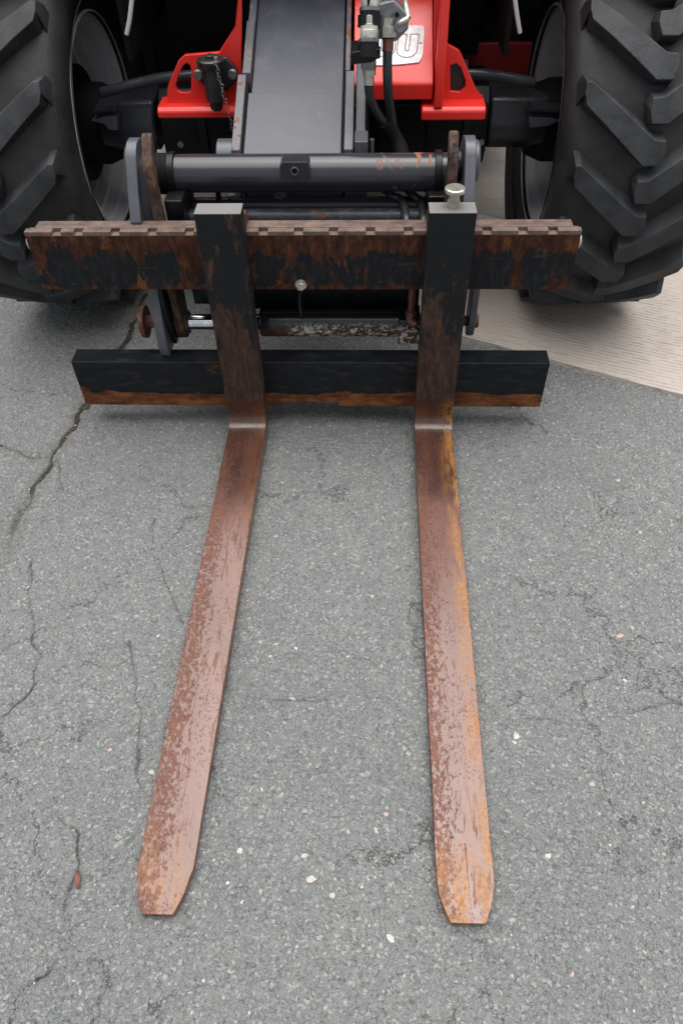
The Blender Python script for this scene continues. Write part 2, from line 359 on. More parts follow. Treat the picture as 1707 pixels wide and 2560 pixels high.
GX, GY = np.meshgrid(xs, ys); gx = GX.ravel(); gy = GY.ravel()
def gp(*pts): return [at(a, b, 'Z', 0)[:2] for a, b in pts]
cracks = [
 (gp((365, 735), (350, 775), (315, 850), (262, 930), (225, 1003), (185, 1062), (140, 1130), (95, 1210), (40, 1310), (0, 1392), (-60, 1510)), .0075, 1.),
 (gp((-60, 1085), (20, 1118), (60, 1132), (90, 1143), (135, 1138)), .0045, .8),
 (gp((145, 1150), (150, 1200), (172, 1260), (170, 1340)), .0029, .6),
 (gp((380, 1300), (395, 1400), (430, 1480), (455, 1560)), .0029, .6),
 (gp((80, 1400), (72, 1480), (90, 1600), (95, 1700), (20, 1790), (-20, 1800)), .003, .65),
 (gp((315, 1610), (345, 1720), (342, 1800), (340, 1880), (350, 1960)), .003, .6),
 (gp((190, 1650), (250, 1665), (310, 1660)), .0028, .55),
 (gp((140, 2020), (200, 2085), (190, 2160), (160, 2260), (150, 2370), (60, 2480), (20, 2600)), .0034, .75),
 (gp((120, 2190), (195, 2215), (290, 2140), (330, 2100)), .003, .6),
 (gp((570, 1720), (640, 1745), (740, 1760), (830, 1745)), .0028, .55),
 (gp((930, 1960), (1000, 1940)), .0028, .4),
 (gp((1310, 1790), (1420, 1800), (1540, 1775), (1707, 1760)), .0029, .6),
]
hgt = vnoise(gx, gy, 1.3, 1)*.006+vnoise(gx, gy, 14, 2)*.0016+vnoise(gx, gy, 70, 3)*.0022+vnoise(gx, gy, 160, 4)*.0016
crk = np.zeros_like(gx); dirt = np.zeros_like(gx)
near = np.where((gx > -1.3) & (gx < 1.4) & (gy > -1.6) & (gy < 1.2))[0]; nx = gx[near]; ny = gy[near]
jx = nx+vnoise(nx, ny, 24, 8)*.020+vnoise(nx, ny, 80, 9)*.0045; jy = ny+vnoise(nx, ny, 24, 10)*.020+vnoise(nx, ny, 80, 11)*.0045
for k, (pl, wd, st) in enumerate(cracks):
    dm = np.full(len(nx), 9.)
    for a, b in zip(pl[:-1], pl[1:]):
        ab = b-a; t = np.clip(((jx-a[0])*ab[0]+(jy-a[1])*ab[1])/(ab@ab), 0, 1); dm = np.minimum(dm, np.hypot(jx-a[0]-t*ab[0], jy-a[1]-t*ab[1]))
    wv = wd*(1+1.2*vnoise(nx, ny, 22, 20+k))
    m = np.clip(1.6-dm/np.maximum(wv, .0006), 0, 1)*st*np.clip(1.+1.6*vnoise(nx, ny, 12, 40+k), .25, 1)
    crk[near] = np.maximum(crk[near], m)
    if k < 2: dirt[near] = np.maximum(dirt[near], np.clip(1-dm/(.042 if k == 0 else .02), 0, 1))
hgt -= crk*.007
nxn, nyn = len(xs), len(ys)
co = np.stack([gx, gy, hgt], 1).astype(np.float32)
ii = (np.arange(nyn-1)[:, None]*nxn+np.arange(nxn-1)[None, :]).ravel()
fc = np.stack([ii, ii+1, ii+nxn+1, ii+nxn], 1).astype(np.int32)
me = bpy.data.meshes.new('asphalt'); me.vertices.add(len(co)); me.vertices.foreach_set('co', co.ravel())
me.loops.add(fc.size); me.loops.foreach_set('vertex_index', fc.ravel()); me.polygons.add(len(fc))
me.polygons.foreach_set('loop_start', np.arange(0, fc.size, 4, dtype=np.int32)); me.update(calc_edges=True)
me.attributes.new('crack', 'FLOAT', 'POINT').data.foreach_set('value', crk.astype(np.float32))
me.attributes.new('dirt', 'FLOAT', 'POINT').data.foreach_set('value', dirt.astype(np.float32))
me.shade_smooth(); me.materials.append(M['asphalt'])
go = bpy.data.objects.new('asphalt', me); COL.objects.link(go); go['kind'] = 'structure'; go['label'] = 'cracked grey asphalt yard'

# concrete slab behind: top sheet with its sawn front edge
A0 = np.array([.436, .453]); A1 = np.array([1.032, .172]); dd = (A1-A0)/np.linalg.norm(A1-A0); nn_ = np.array([-dd[1], dd[0]])
edge = [A0+dd*t+nn_*(.0010*math.sin(t*31)+.0010*math.sin(t*77+1)) for t in list(np.arange(-2.2, 2.2, .02))]
edge = [A0-dd*45]+edge+[A0+dd*45]
mb = MB(); n = len(edge)
top = [(p[0], p[1], .0085) for p in edge]; bot = [(p[0]-nn_[0]*.002, p[1]-nn_[1]*.002, -.004) for p in edge]; far = [(p[0]+nn_[0]*45, p[1]+nn_[1]*45, .0085) for p in edge]
mb.add(bot+top+far, [(i, i+1, n+i+1, n+i) for i in range(n-1)]+[(n+i, n+i+1, 2*n+i+1, 2*n+i) for i in range(n-1)])
o = mb.build('concrete_slab', M['slab'], org=(0, 0, 0)); o['kind'] = 'structure'; o['label'] = 'pale brushed concrete slab'

# pale stone chips bedded in the asphalt: far too many to count
t = NT('stone_chip'); g = t.n('NewGeometry')
cc = t.ramp(g.outputs['Random Per Island'], [(0, (.44, .42, .40)), (.3, (.42, .31, .27)), (.5, (.52, .50, .47)), (.66, (.26, .25, .24)), (.78, (.24, .32, .29)), (.9, (.50, .40, .34)), (1, (.40, .38, .37))], 'CONSTANT')
cc = t.mix(t.step(t.noise(260, 3), .25, .7, 0, .7), cc, (.22, .19, .17)); M['chip'] = t.done(cc, .7, 0, t.bump(t.noise(400, 3), .0008, .5))
def chip(mb, x, y, s, z=.0, asp=None, h=.35):
    a = random.uniform(0, 6.28); asp = asp or random.uniform(.45, .95); n = random.choice((5, 6, 7)); v = []
    for lev, k in ((0, 1.08), (.75, .92), (1, .55)):
        for i in range(n):
            th = 2*math.pi*i/n; q = s*k*rr[i % 7]; px = math.cos(th)*q; py = math.sin(th)*q*asp
            v.append((x+px*math.cos(a)-py*math.sin(a), y+px*math.sin(a)+py*math.cos(a), z-.002+s*h*lev))
    f = [tuple(2*n+i for i in range(n))]
    for l in (0, 1): f += [(l*n+i, l*n+(i+1) % n, (l+1)*n+(i+1) % n, (l+1)*n+i) for i in range(n)]
    mb.add(v, f)
mb = MB()
slab_side = lambda x, y: (np.array([x, y])-A0)@nn_ > -.01
known = [(390, 1240, 7), (275, 1875, 9), (380, 1930, 10), (271, 1998, 9), (652, 2230, 9), (690, 1610, 8), (655, 1975, 8), (740, 1620, 7), (1290, 1840, 11), (1285, 1855, 8), (775, 2200, 14), (830, 2240, 10), (975, 2345, 12), (1430, 2435, 14), (1265, 2080, 9), (512, 2255, 9), (605, 2255, 8), (600, 2125, 10), (760, 2140, 11), (1185, 2085, 9), (870, 2080, 7), (1010, 1870, 8), (1022, 1885, 8), (620, 1870, 7), (940, 2075, 8), (965, 2035, 8), (1320, 1830, 9), (1550, 1590, 12), (1580, 1570, 9), (730, 1745, 8), (745, 1735, 6), (675, 1640, 7), (350, 1395, 6), (650, 1605, 8), (560, 1230, 7), (720, 1130, 7), (838, 1385, 8), (410, 1500, 7), (395, 1590, 9), (270, 1660, 7), (235, 2210, 7), (575, 2430, 8), (200, 2520, 9), (480, 2530, 7), (1010, 2440, 8), (1280, 2300, 8), (1370, 2140, 9), (1480, 1960, 8), (1560, 1700, 8), (1610, 2380, 9), (705, 1205, 6), (960, 1130, 6), (1250, 1150, 6), (1545, 1200, 7), (1600, 1330, 6), (1325, 1400, 7), (1250, 2480, 8), (775, 1910, 7), (690, 1340, 7), (930, 1490, 7), (870, 1640, 6)]
for px, py, s in known:
    rr = [random.uniform(.5, 1.2) for _ in range(7)]
    p = at(px, py, 'Z', 0); chip(mb, p[0], p[1], s*.00066*(1+abs(2560-py)/2600), 0)
for i in range(2600):
    x = random.uniform(-1.1, 1.3); y = random.uniform(-1.5, .9)
    if slab_side(x, y): continue
    rr = [random.uniform(.7, 1.2) for _ in range(7)]
    chip(mb, x, y, random.choice((.0016, .002, .0024, .003, .0036)), random.uniform(-.001, .0005))
for i in range(260):
    q = A0+dd*random.uniform(-.9, .8)-nn_*abs(random.gauss(.004, .010)); rr = [random.uniform(.6, 1.2) for _ in range(7)]
    chip(mb, q[0], q[1], random.choice((.0014, .002, .003)), 0)
o = mb.build('stone_chips', M['chip'], org=(0, 0, 0)); o['kind'] = 'stuff'; o['label'] = 'pale stone chips bedded in the asphalt'

# moss and grit along the wide crack
t = NT('moss'); M['moss'] = t.done(t.mix(t.noise(120), (.05, .055, .02), (.12, .10, .055)), .95)
mb = MB(); pl = cracks[0][0]
for i in range(620):
    k = random.randrange(0, len(pl)-1); a, b = pl[k], pl[k+1]; u = random.random(); p = a+(b-a)*u
    rr = [random.uniform(.6, 1.3) for _ in range(7)]
    chip(mb, p[0]+random.gauss(0, .011), p[1]+random.gauss(0, .011), random.choice((.0015, .002, .003)), -.001, h=.6)
o = mb.build('crack_grit', M['moss'], org=(0, 0, 0)); o['kind'] = 'stuff'; o['label'] = 'mossy grit lying in the wide asphalt crack'

# one dry leaf
t = NT('dry_leaf'); M['leaf'] = t.done(t.mix(t.noise(200), (.10, .028, .02), (.20, .07, .05)), .7)
lp = at(200, 2200, 'Z', .006); lv = []; lf = []
for i in range(9):
    u = i/8; wd_ = .0052*math.sin(math.pi*(.06+.9*u)); cx_, cy_ = lp[0]-.006*u, lp[1]+.030*u-.014; z_ = .002+.004*math.sin(u*3)
    lv += [(cx_-wd_, cy_, z_+.0025), (cx_, cy_, z_), (cx_+wd_, cy_, z_+.003), (cx_-wd_, cy_, z_+.0031), (cx_, cy_, z_+.0007), (cx_+wd_, cy_, z_+.0036)]
for i in range(8):
    a = i*6
    for p_, q_ in ((0, 1), (1, 2), (5, 4), (4, 3), (3, 0), (2, 5)): lf.append((a+p_, a+q_, a+6+q_, a+6+p_))
lf += [(0, 1, 4, 3), (1, 2, 5, 4), (48, 51, 52, 49), (49, 52, 53, 50)]
lo = MB().add(lv, lf).build('fallen_leaf', M['leaf'], org=(lp[0], lp[1], 0), smooth=60); lo['label'] = 'small dry reddish leaf lying on the asphalt left of the left fork tip'; lo['category'] = 'leaf'

# ------------------------------------------------------------------ forks
def make_fork(name, x, dx, tipw, mat, label):
    W = .05; T = .048; H = .6357; L = 1.202
    prof = [(0, H), (T, H), (T, .05)]                                   # (y,z), front face first
    for k in range(1, 7): a = k/6*math.pi/2; prof.append((T-.045+.045*math.cos(a), .05-.045*math.sin(a)))
    nb = 26; body = []
    secs = []                                                            # cross sections along the blade and up the shank
    def sec(top, bot, hw, cx=0): secs.append((top, bot, hw, cx))
    sec((0, H), (T, H), W)
    for z in np.linspace(H-.05, .12, 12): sec((0, z), (T, z), W)
    sec((0, .088), (T, .075), W); sec((-.0008, .076), (T-.003, .042), W); sec((-.0035, .066), (T-.008, .028), W); sec((-.009, .0575), (T-.016, .017), W); sec((-.0165, .0512), (T-.028, .009), W); sec((-.025, .0475), (.008, .004), W); sec((-.035, .0460), (-.02, .003), W)
    for y in np.linspace(-.06, -L*.94, 24):
        q = -y/L; sec((y, .0455-.026*q), (y-.0, .003+.001*q), W*(1-.02*q))
    sh = [(.952, .965), (.962, .925), (.972, .86), (.981, .785), (.989, .705), (.9955, .63), (.999, .58), (1., .55)]
    for q, k in sh: sec((-L*q, .0455-.026*q-(.002 if q > .995 else 0)), (-L*q, .004), W*(k if tipw > .053 else k*.93))
    v = []; f = []
    for top, bot, hw, _ in secs:
        o_ = dx*max(0, -top[0])/L
        jit = lambda: random.uniform(-.0005, .0005)
        v += [(x+o_-hw+jit(), top[0], top[1]), (x+o_+hw+jit(), top[0], top[1]), (x+o_+hw, bot[0], bot[1]), (x+o_-hw, bot[0], bot[1])]
    n = len(secs)
    for i in range(n-1):
        for k in range(4): f.append((i*4+k, i*4+(k+1) % 4, (i+1)*4+(k+1) % 4, (i+1)*4+k))
    f.append((3, 2, 1, 0)); f.append(tuple((n-1)*4+k for k in range(4)))
    mb = MB().add(v, f)
    o = mb.build(name, mat, org=(x, 0, 0), bevel=.0022, smooth=30)
    o['label'] = label; o['category'] = 'pallet fork'; o['group'] = 'pair of rusty pallet forks hung on the carriage'
    return o
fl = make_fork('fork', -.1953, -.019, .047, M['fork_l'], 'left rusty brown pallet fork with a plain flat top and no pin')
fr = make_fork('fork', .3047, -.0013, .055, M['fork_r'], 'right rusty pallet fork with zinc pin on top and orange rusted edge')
# rear claws that hang each fork on the upper and lower rails
for fo, x in ((fl, -.1953), (fr, .3047)):
    # claw passes over the rail top just behind the shank and rests in its groove
    MB().prism([(.0485, .605), (.0485, .5725), (.066, .5725), (.101, .5725), (.101, .584), (.090, .600)], 'X', x-.0485, x+.0485).build('hanging_claw', M['rust'], fo, bevel=.002)
px_ = at(1132, 508, 'Z', .636); pin = MB(); pc = (px_[0], .030, .636)
pin.lathe([(0, .014), (.012, .014), (.0125, .0115), (.030, .0115), (.0305, .021), (.034, .0225), (.0385, .0215), (.040, .019)], pc, (0, 0, 1), 28)
pin.build('locking_pin', M['zinc'], fr, smooth=30, label='round zinc locking pin')

# ------------------------------------------------------------------ carriage
car = thing('fork_carriage', (-.027, .075, .069), 'black and rusty fork carriage with two rails, side plates, cross tubes and side shift cylinder', 'fork carriage')
XL, XR = -.6517, .5971
# upper rail with its notches cut along the top front edge
nx_c = [142, 197, 289, 381, 474, 658, 746, 833, 925, 1020, 1216, 1305, 1380]
notch = []
for p in nx_c:
    a = at(p-11, 590, 'Y', .05)[0]; notch.append((a, a+.0205))
y0, y1, ya, yb = .050, .088, .068, .100
zt, zb = .5695, .4233
mb = MB()
xsn = [XL]+[q for ab in notch for q in ab]+[XR]
# body (below notch depth), then front ledge pieces between notches
mb.box(XL, XR, y0, y1, zb, zt-.0085)
rail = mb.build('upper_rail', M['plate'], car, bevel=.0012)
MB().box(XL+.020, XR-.016, ya, yb, zt-.0084, zt+.001).build('rail_top', M['lip'], rail, bevel=.0012)
mb = MB(); prev = XL
for a, b in notch+[(XR, XR)]:
    if a-prev > .002: mb.box(prev, a, y0, ya-.0003, zt-.0083, zt)
    prev = b
mb.build('notched_lip', M['lip'], rail, bevel=.001)
mb = MB()
mb.lathe([(0, .017), (.004, .017), (.007, .013)], (XL, .07, .535), (-1, 0, 0), 16); mb.build('end_stop_bolt', M['zinc'], rail)
mb = MB(); mb.lathe([(0, .017), (.004, .017), (.007, .013)], (XR, .07, .535), (1, 0, 0), 16); mb.build('end_stop_bolt', M['zinc'], rail)
p = at(752, 714, 'Y', .045)
mb = MB(); mb.lathe([(0, .0135), (.003, .0135)], (p[0], .050, p[2]), (0, -1, 0), 20); mb.lathe([(0, .0115), (.008, .0115), (.0095, .0095)], (p[0], .047, p[2]), (0, -1, 0), 6); mb.build('hex_bolt', M['zinc'], car, smooth=20)
# lower rail
XLb, XRb = -.6473, .5936
nb0 = at(703, 1008, 'Y', .045)[0]; nb1 = at(846, 1008, 'Y', .045)[0]; nc = at(690, 1008, 'Y', .045)[0]
mb = MB(); z0, z1 = .069, .2135
mb.prism([(XLb, z0), (nb0, z0), (nb0, z0+.0135), (nb1, z0+.0135), (nb1, z0), (XRb, z0), (XRb, z1), (XLb, z1)], 'Y', .045, .1025)
mb.build('lower_rail', M['bar'], car, bevel=.0018)
# side plates
def side(xc, dirn):
    x0, x1 = xc-.0125, xc+.0125
    pts = [(.101, .535), (.080, .575), (.108, .628), (.150, .690), (.160, .703), (.178, .712), (.205, .712), (.235, .700), (.262, .67), (.275, .62), (.27, .50), (.24, .38), (.200, .25), (.160, .2145), (.070, .2145), (.062, .25), (.072, .33), (.092, .41)]
    o = MB().prism(pts, 'X', x0, x1).build('side_plate', M['grey_paint'] if True else None, car, bevel=.003)
    return o
XSL = -.401; XSR = .348
side_l = side(XSL, -1); side_r = side(XSR, 1)
mb = MB(); mb.lathe([(0, .045), (.010, .045), (.014, .040)], (XSR+.0125, .215, .650), (1, 0, 0), 28); mb.build('pin_boss', M['grey_paint'], side_r)
mb = MB(); mb.lathe([(0, .045), (.010, .045), (.014, .040)], (XSL-.0125, .215, .650), (-1, 0, 0), 28); mb.build('pin_boss', M['grey_paint'], side_l)
# inner lower lug plates and rusty eyes at both ends of the side shift cylinder
CY, CZ = .155, .262
MB().prism([(.075, .45), (.22, .45), (.22, .30), (.20, .225), (.11, .225), (.085, .30)], 'X', -.387, -.376).build('lug_plate', M['black'], car, bevel=.002)
mb = MB(); mb.lathe([(0, .040), (.022, .040)], (-.374, CY, CZ), (1, 0, 0), 26); mb.lathe([(.022, .030), (.030, .030)], (-.374, CY, CZ), (1, 0, 0), 26)
mb.prism([(CY-.038, CZ), (CY+.038, CZ), (CY+.05, CZ+.16), (CY-.05, CZ+.16)], 'X', -.372, -.354); mb.build('rod_eye', M['hook'], car, bevel=.0015)
mb = MB(); mb.lathe([(0, .042), (.010, .042), (.014, .036)], (XSL-.05, CY-.02, CZ+.015), (-1, 0, 0), 24); mb.cyl((XSL-.06, CY-.02, CZ+.015), (XSL+.04, CY-.02, CZ+.015), .016); mb.build('pin_head', M['rust'], car, smooth=30)
# cross tube in front, with the tapped block
TY, TR = .222, .0415; TZ = (at(740, 383, 'Y', TY)[2]+at(740, 480, 'Y', TY)[2])/2
t = NT('scuffed_tube'); x, y, z = t.xyz(); nA = t.noise(16, 4, .5, t.map((1, .3, .6), loc=(1.2, 0, .3)), 1.2)
m_ = t.math('MULTIPLY', t.step(nA, .60, .625), t.step(x, .12, .2)); M['tube'] = t.done(t.mix(m_, t.mix(t.noise(30), (.022, .024, .030), (.030, .033, .041)), (.22, .08, .03)), t.mixf(m_, .22, .7))
tb = MB().cyl((XSL+.0125, TY, TZ), (XSR-.0125, TY, TZ), TR, 48).build('cross_tube', M['tube'], car)
bx = at(737, 425, 'Y', .178); bz = bx[2]
mb = MB(); mb.prism([(bx[0]-.033, bz-.017), (bx[0]-.033, bz+.012), (bx[0]-.026, bz+.020), (bx[0]+.028, bz+.020), (bx[0]+.034, bz+.012), (bx[0]+.034, bz-.017)], 'Y', .172, .215)
blk = mb.build('tapped_block', M['tubeblack'], tb, bevel=.0015)
mb = MB(); mb.torus((bx[0], .1715, bz), .008, .0022, (0, 1, 0), 24, 8); mb.build('bore_ring', M['grey_paint'], tb)
mb = MB(); mb.lathe([(0, .0062), (.001, .0062)], (bx[0], .1708, bz), (0, 1, 0), 20); mb.build('bore_dark_disc', M['black_dull'], tb)  # flat black disc stands in for the dark inside of the hole
# end collars
for x0, x1 in ((-.338, -.322), (.276, .293)):
    MB().lathe([(0, TR+.006), (x1-x0, TR+.006)], (x0, TY, TZ), (1, 0, 0), 40).build('tube_collar', M['black'], tb, bevel=.002)
# hooks (rust-brown), curved plates standing proud of the tube at both ends
def hook(x0, x1, tilt):
    pts = []
    out = [(.134, .728), (.143, .741), (.158, .741), (.154, .715), (.136, .685), (.128, .64), (.126, .545), (.1015, .545), (.1005, .60), (.098, .64), (.100, .685), (.116, .710)]
    MB().prism(out, 'X', x0, x1).build('rail_hook', M['hook'], car, bevel=.004, seg=3)
hook(-.366, -.343, 0); hook(.296, .3175, 0)
MB().lathe([(0, .034), (.012, .034)], (.3195, .19, .655), (1, 0, 0), 26).build('washer', M['black'], car, bevel=.001)
MB().box(-.342, -.300, .130, .262, .44, .602).build('end_block', M['black'], car, bevel=.004); MB().box(.262, .3185, .150, .262, .44, .60).build('end_block', M['black'], car, bevel=.004)
MB().lathe([(0, TR+.003), (.05, TR+.003)], (-.372, TY, TZ), (1, 0, 0), 40).build('tube_end', M['black_dull'], tb)
# second tube pair (tilt tubes) behind, lower
RZ = at(740, 544, 'Y', .19)[2]; RZ2 = at(740, 514, 'Y', .235)[2]
MB().cyl((-.338, .19, RZ), (.335, .19, RZ), .021, 36).build('rear_tube', M['cyl_black'], car)
MB().cyl((-.30, .235, RZ2), (.332, .235, RZ2), .020, 36).build('rear_tube', M['tubeblack'], car)
for a in (590, 705):
    p = at(a, 505, 'Y', .27); q = MB(); q.lathe([(0, .018), (.010, .018), (.013, .013)], (p[0]-.0, .245, RZ2+.014), (0, 0, 1), 6); q.build('clamp_nut', M['steel'], car)
mb = MB(); p = at(549, 500, 'Y', .22); mb.cyl((p[0], .215, RZ2), (p[0], .215, RZ2+.040), .0065, 16); mb.build('grease_nipple', M['black'], car)
za, zb2 = at(800, 774, 'Y', .20)[2], at(800, 762, 'Y', .20)[2]
MB().box(-.19, .26, .202, .214, za, .43).build('cross_bar', M['black'], car, bevel=.003)
MB().box(-.335, -.1905, .202, .214, zb2, .43).build('cross_bar', M['black'], car, bevel=.003)
# hidden structure behind the upper rail
MB().box(-.37, .335, .101, .125, .40, .545).build('back_plate', M['black_dull'], car, bevel=.002)
MB().box(-.33, .30, .125, .175, .385, .43).build('cross_bar', M['black'], car, bevel=.003)
p = [at(960, 764, 'Y', .13), at(875, 764, 'Y', .13)]
# triangular gussets behind the upper rail, left and right
for s in (1, -1):
    if s > 0: tri = [(XSR+.0125, .1003), (XSR+.0125, .185), (.53, .1003)]
    else: tri = [(XSL-.0125, .1003), (XSL-.0125, .175), (-.49, .1003)]
    MB().prism(tri, 'Z', .535, .547).build('gusset', M['grey_paint'], car, bevel=.0015)
# side shift cylinder
MB().cyl((-.346, CY, CZ), (-.15, CY, CZ), .0215, 40).build('piston_rod', M['chrome'], car)
t = NT('scraped_barrel'); x, y, z = t.xyz()
low = t.step(z, .205, .182); nA = t.noise(60, 6, .7, t.map((1, 1, 1.3)), .8)
c = t.mix(t.math('MULTIPLY', low, t.step(t.noise(14, 4), .3, .42)), (.012, .014, .018), t.ramp(t.noise(30, 6, .7), [(.35, (.03, .012, .008)), (.6, (.11, .04, .018))]))
wm = t.math('MULTIPLY', t.step(nA, .50, .53), t.math('MULTIPLY', t.step(z, .218, .188), t.step(t.noise(9, 3, .5, t.map(loc=(2, 0, 0))), .4, .55)))
c = t.mix(wm, c, (.50, .48, .42)); M['barrel'] = t.done(c, t.mixf(low, .22, .6), 0, t.bump(nA, .0006, .5))
mb = MB(); mb.lathe([(0, .0345), (.004, .0365), (.026, .0365), (.0265, .034), (.0285, .034), (.029, .0365), (.365, .0365)], (-.155, CY, CZ), (1, 0, 0), 44)
bar_ = mb.build('cylinder_barrel', M['barrel'], car, smooth=30)
MB().box(.206, .262, CY-.038, CY+.038, CZ-.043, CZ+.030).build('cylinder_end', M['barrel'], car, bevel=.003)
mb = MB(); mb.cyl((.262, CY, CZ), (.345, CY, CZ), .022, 24); mb.build('end_shaft', M['black'], car)
# outer right: drop plate with its rusty eye
e = at(1183, 742, 'Y', .13); mb = MB()
mb.prism([(.115, .44), (.165, .44), (.180, CZ+.02), (.172, CZ-.018), (.150, CZ-.035), (.122, CZ-.018), (.110, CZ+.03)], 'X', .384, .402); mb.build('drop_plate', M['grey_paint'], car, bevel=.003)
mb = MB(); mb.lathe([(0, .013), (.04, .013)], (.352, .145, CZ+.012), (1, 0, 0), 20); mb.lathe([(.0, .018), (.010, .018)], (.402, .145, CZ+.012), (1, 0, 0), 20); mb.build('pin_head', M['rust'], car)
# hard pipe on the cylinder, and brown elbow
a = at(752, 735, 'Y', .12); 
MB().tube([(a[0]-.004, .125, .302), (a[0]-.004, .122, .360), (a[0]+.010, .120, .389), (a[0]+.04, .120, .393), (.185, .120, .393), (.20, .14, .40)], .0042, 10, 5).build('hydraulic_pipe', M['tubeblack'], car)
mb = MB(); mb.cyl((.236, .128, .30), (.236, .128, .40), .009, 16); mb.lathe([(0, .014), (.018, .014)], (.236, .128, .298), (0, 0, 1), 6); mb.tube([(.236, .128, .305), (.236, .122, .29), (.25, .115, .282)], .011, 12, 4); mb.build('elbow_fitting', M['copper'], car, smooth=30)
# two hoses looping over the rear tube
for a, b, c_, d in (((975, 486), (1003, 500), (1012, 530), (1016, 566)), ((1030, 486), (1050, 505), (1057, 535), (1058, 566))):
    P = [at(*a, 'Y', .235), at(*b, 'Y', .215), at(*c_, 'Y', .170), at(*d, 'Y', .13)]
    P = [P[0]+np.array([-.03, .06, .004])]+P+[P[-1]+np.array([.002, -.002, -.10])]
    MB().tube(P, .0095, 12, 6).build('hydraulic_hose', M['hose'], car)

# ------------------------------------------------------------------ telehandler
th = thing('telehandler', (-.012, .81, 0), 'red and black telehandler with lowered grey boom and big lugged tyres', 'telehandler')
# boom: the box slopes up and away from the carriage
sl = math.tan(R(22.4)); BX0, BX1 = -.172, .0607
def btop(y): return .643+(y-.28)*sl
def boomplate(x0, x1, ya, yb, dz0, dz1, name, m, par=th, bev=.003, x0b=None, x1b=None):
    x0b = x0 if x0b is None else x0b; x1b = x1 if x1b is None else x1b
    v = [(x0, ya, btop(ya)-dz0), (x1, ya, btop(ya)-dz0), (x1b, yb, btop(yb)-dz0), (x0b, yb, btop(yb)-dz0), (x0, ya, btop(ya)+dz1), (x1, ya, btop(ya)+dz1), (x1b, yb, btop(yb)+dz1), (x0b, yb, btop(yb)+dz1)]
    return MB().add(v, [(3, 2, 1, 0), (4, 5, 6, 7), (0, 1, 5, 4), (1, 2, 6, 5), (2, 3, 7, 6), (3, 0, 4, 7)]).build(name, m, par, bevel=bev)
YJ = at(730, 240, 'Z', btop(.36))[1]
boom = boomplate(BX0, BX1, .275, .459, .20, .0, 'boom_head', M['boom'])
boomplate(-.165, .0607, .461, 3.3, .24, -.004, 'boom_section', M['boom'], boom)
boomplate(-.21, .105, 1.12, 3.3, .30, .03, 'boom_sleeve', M['boom'], boom)
# cheeks: their worn top edges frame the boom
def cheek(xa, xb, ya, yb, name='boom_cheek', up=.012, dn=.18, m='boom_edge'): return boomplate(xa, xb, ya, yb, dn, up, name, M[m], boom, .002)
cheek(-.199, -.178, .277, .498); cheek(-.188, -.167, .500, .664, up=.014); cheek(-.184, -.166, .6645, 1.1, up=.012)
cheek(.067, .0885, .277, .506); cheek(.0656, .0775, .508, 1.1, up=.012)
cheek(.0625, .0645, .277, 1.1, up=.003, m='black'); cheek(-.1775, -.1725, .277, .497, up=-.004, m='black_dull')  # black strips fill the side gaps in place of their shade
boomplate(.092, .1175, .31, .73, .30, -.012, 'boom_bracket', M['grey_paint'], boom, .003)
# bosses left and right where the carriage pins to the boom
MB().lathe([(0, .046), (.045, .046)], (-.240, .33, .610), (1, 0, 0), 36).build('pivot_boss', M['grey_paint'], boom, bevel=.003)
MB().box(.0915, .1235, .275, .34, .54, .672).build('pivot_boss', M['grey_paint'], boom, bevel=.003)
mb = MB(); mb.cyl((.133, .30, .62), (.133, .30, .667), .005, 12); mb.build('grease_nipple', M['steel'], boom)
# bolt heads on the right side
for y in (.44, .65): MB().lathe([(0, .008), (.007, .008)], (.0895, y, btop(y)-.02), (1, 0, 0), 6).build('cheek_bolt', M['black'], boom)

# coupling bracket with two quick couplers, valve and hoses, right of the boom
YB = .34
pb = [(at(a, b, 'Y', .325)[0], at(a, b, 'Y', .325)[2]) for a, b in ((876, 131), (948, 122), (943, 148), (930, 156), (876, 163))]
brk = MB().prism(pb, 'Y', .325, .405).build('coupling_bracket', M['black'], th, bevel=.002)
MB().box(.119, .125, .37, .46, .60, 1.02).build('bracket_web', M['black_dull'], brk, bevel=.002)
def coupler(px, py0, py1, y, cap):
    a = Vector(at(px, py1, 'Y', y)); b = Vector(at(px+1, py0, 'Y', y+.012)); d = b-a; L = d.length
    cp = MB().lathe([(-.03, .026), (-.008, .026), (-.0075, .022), (0, .022)], a, d, 24).build('coupler_base', M['black'], brk)
    MB().lathe([(0, .0235), (.007, .0235)], a, d, 6).build('hex_nut', M['steel'], cp, smooth=20)
    MB().lathe([(.006, .0175), (.010, .0200), (.022, .0200), (.024, .0178), (.028, .0178), (.030, .0190), (L-.012, .0190), (L-.008, .0150)], a, d, 28).build('coupler_sleeve', M['zincw'], cp, smooth=40)
    if cap: MB().lathe([(L-.008, .0135), (L, .0135), (L+.001, .0125), (L+.016, .0125), (L+.018, .0105)], a, d, 24).build('coupler_tip', M['zinc'], cp, smooth=40)
coupler(922, 62, 106, .35, True); coupler(924, -18, 28, .385, True)
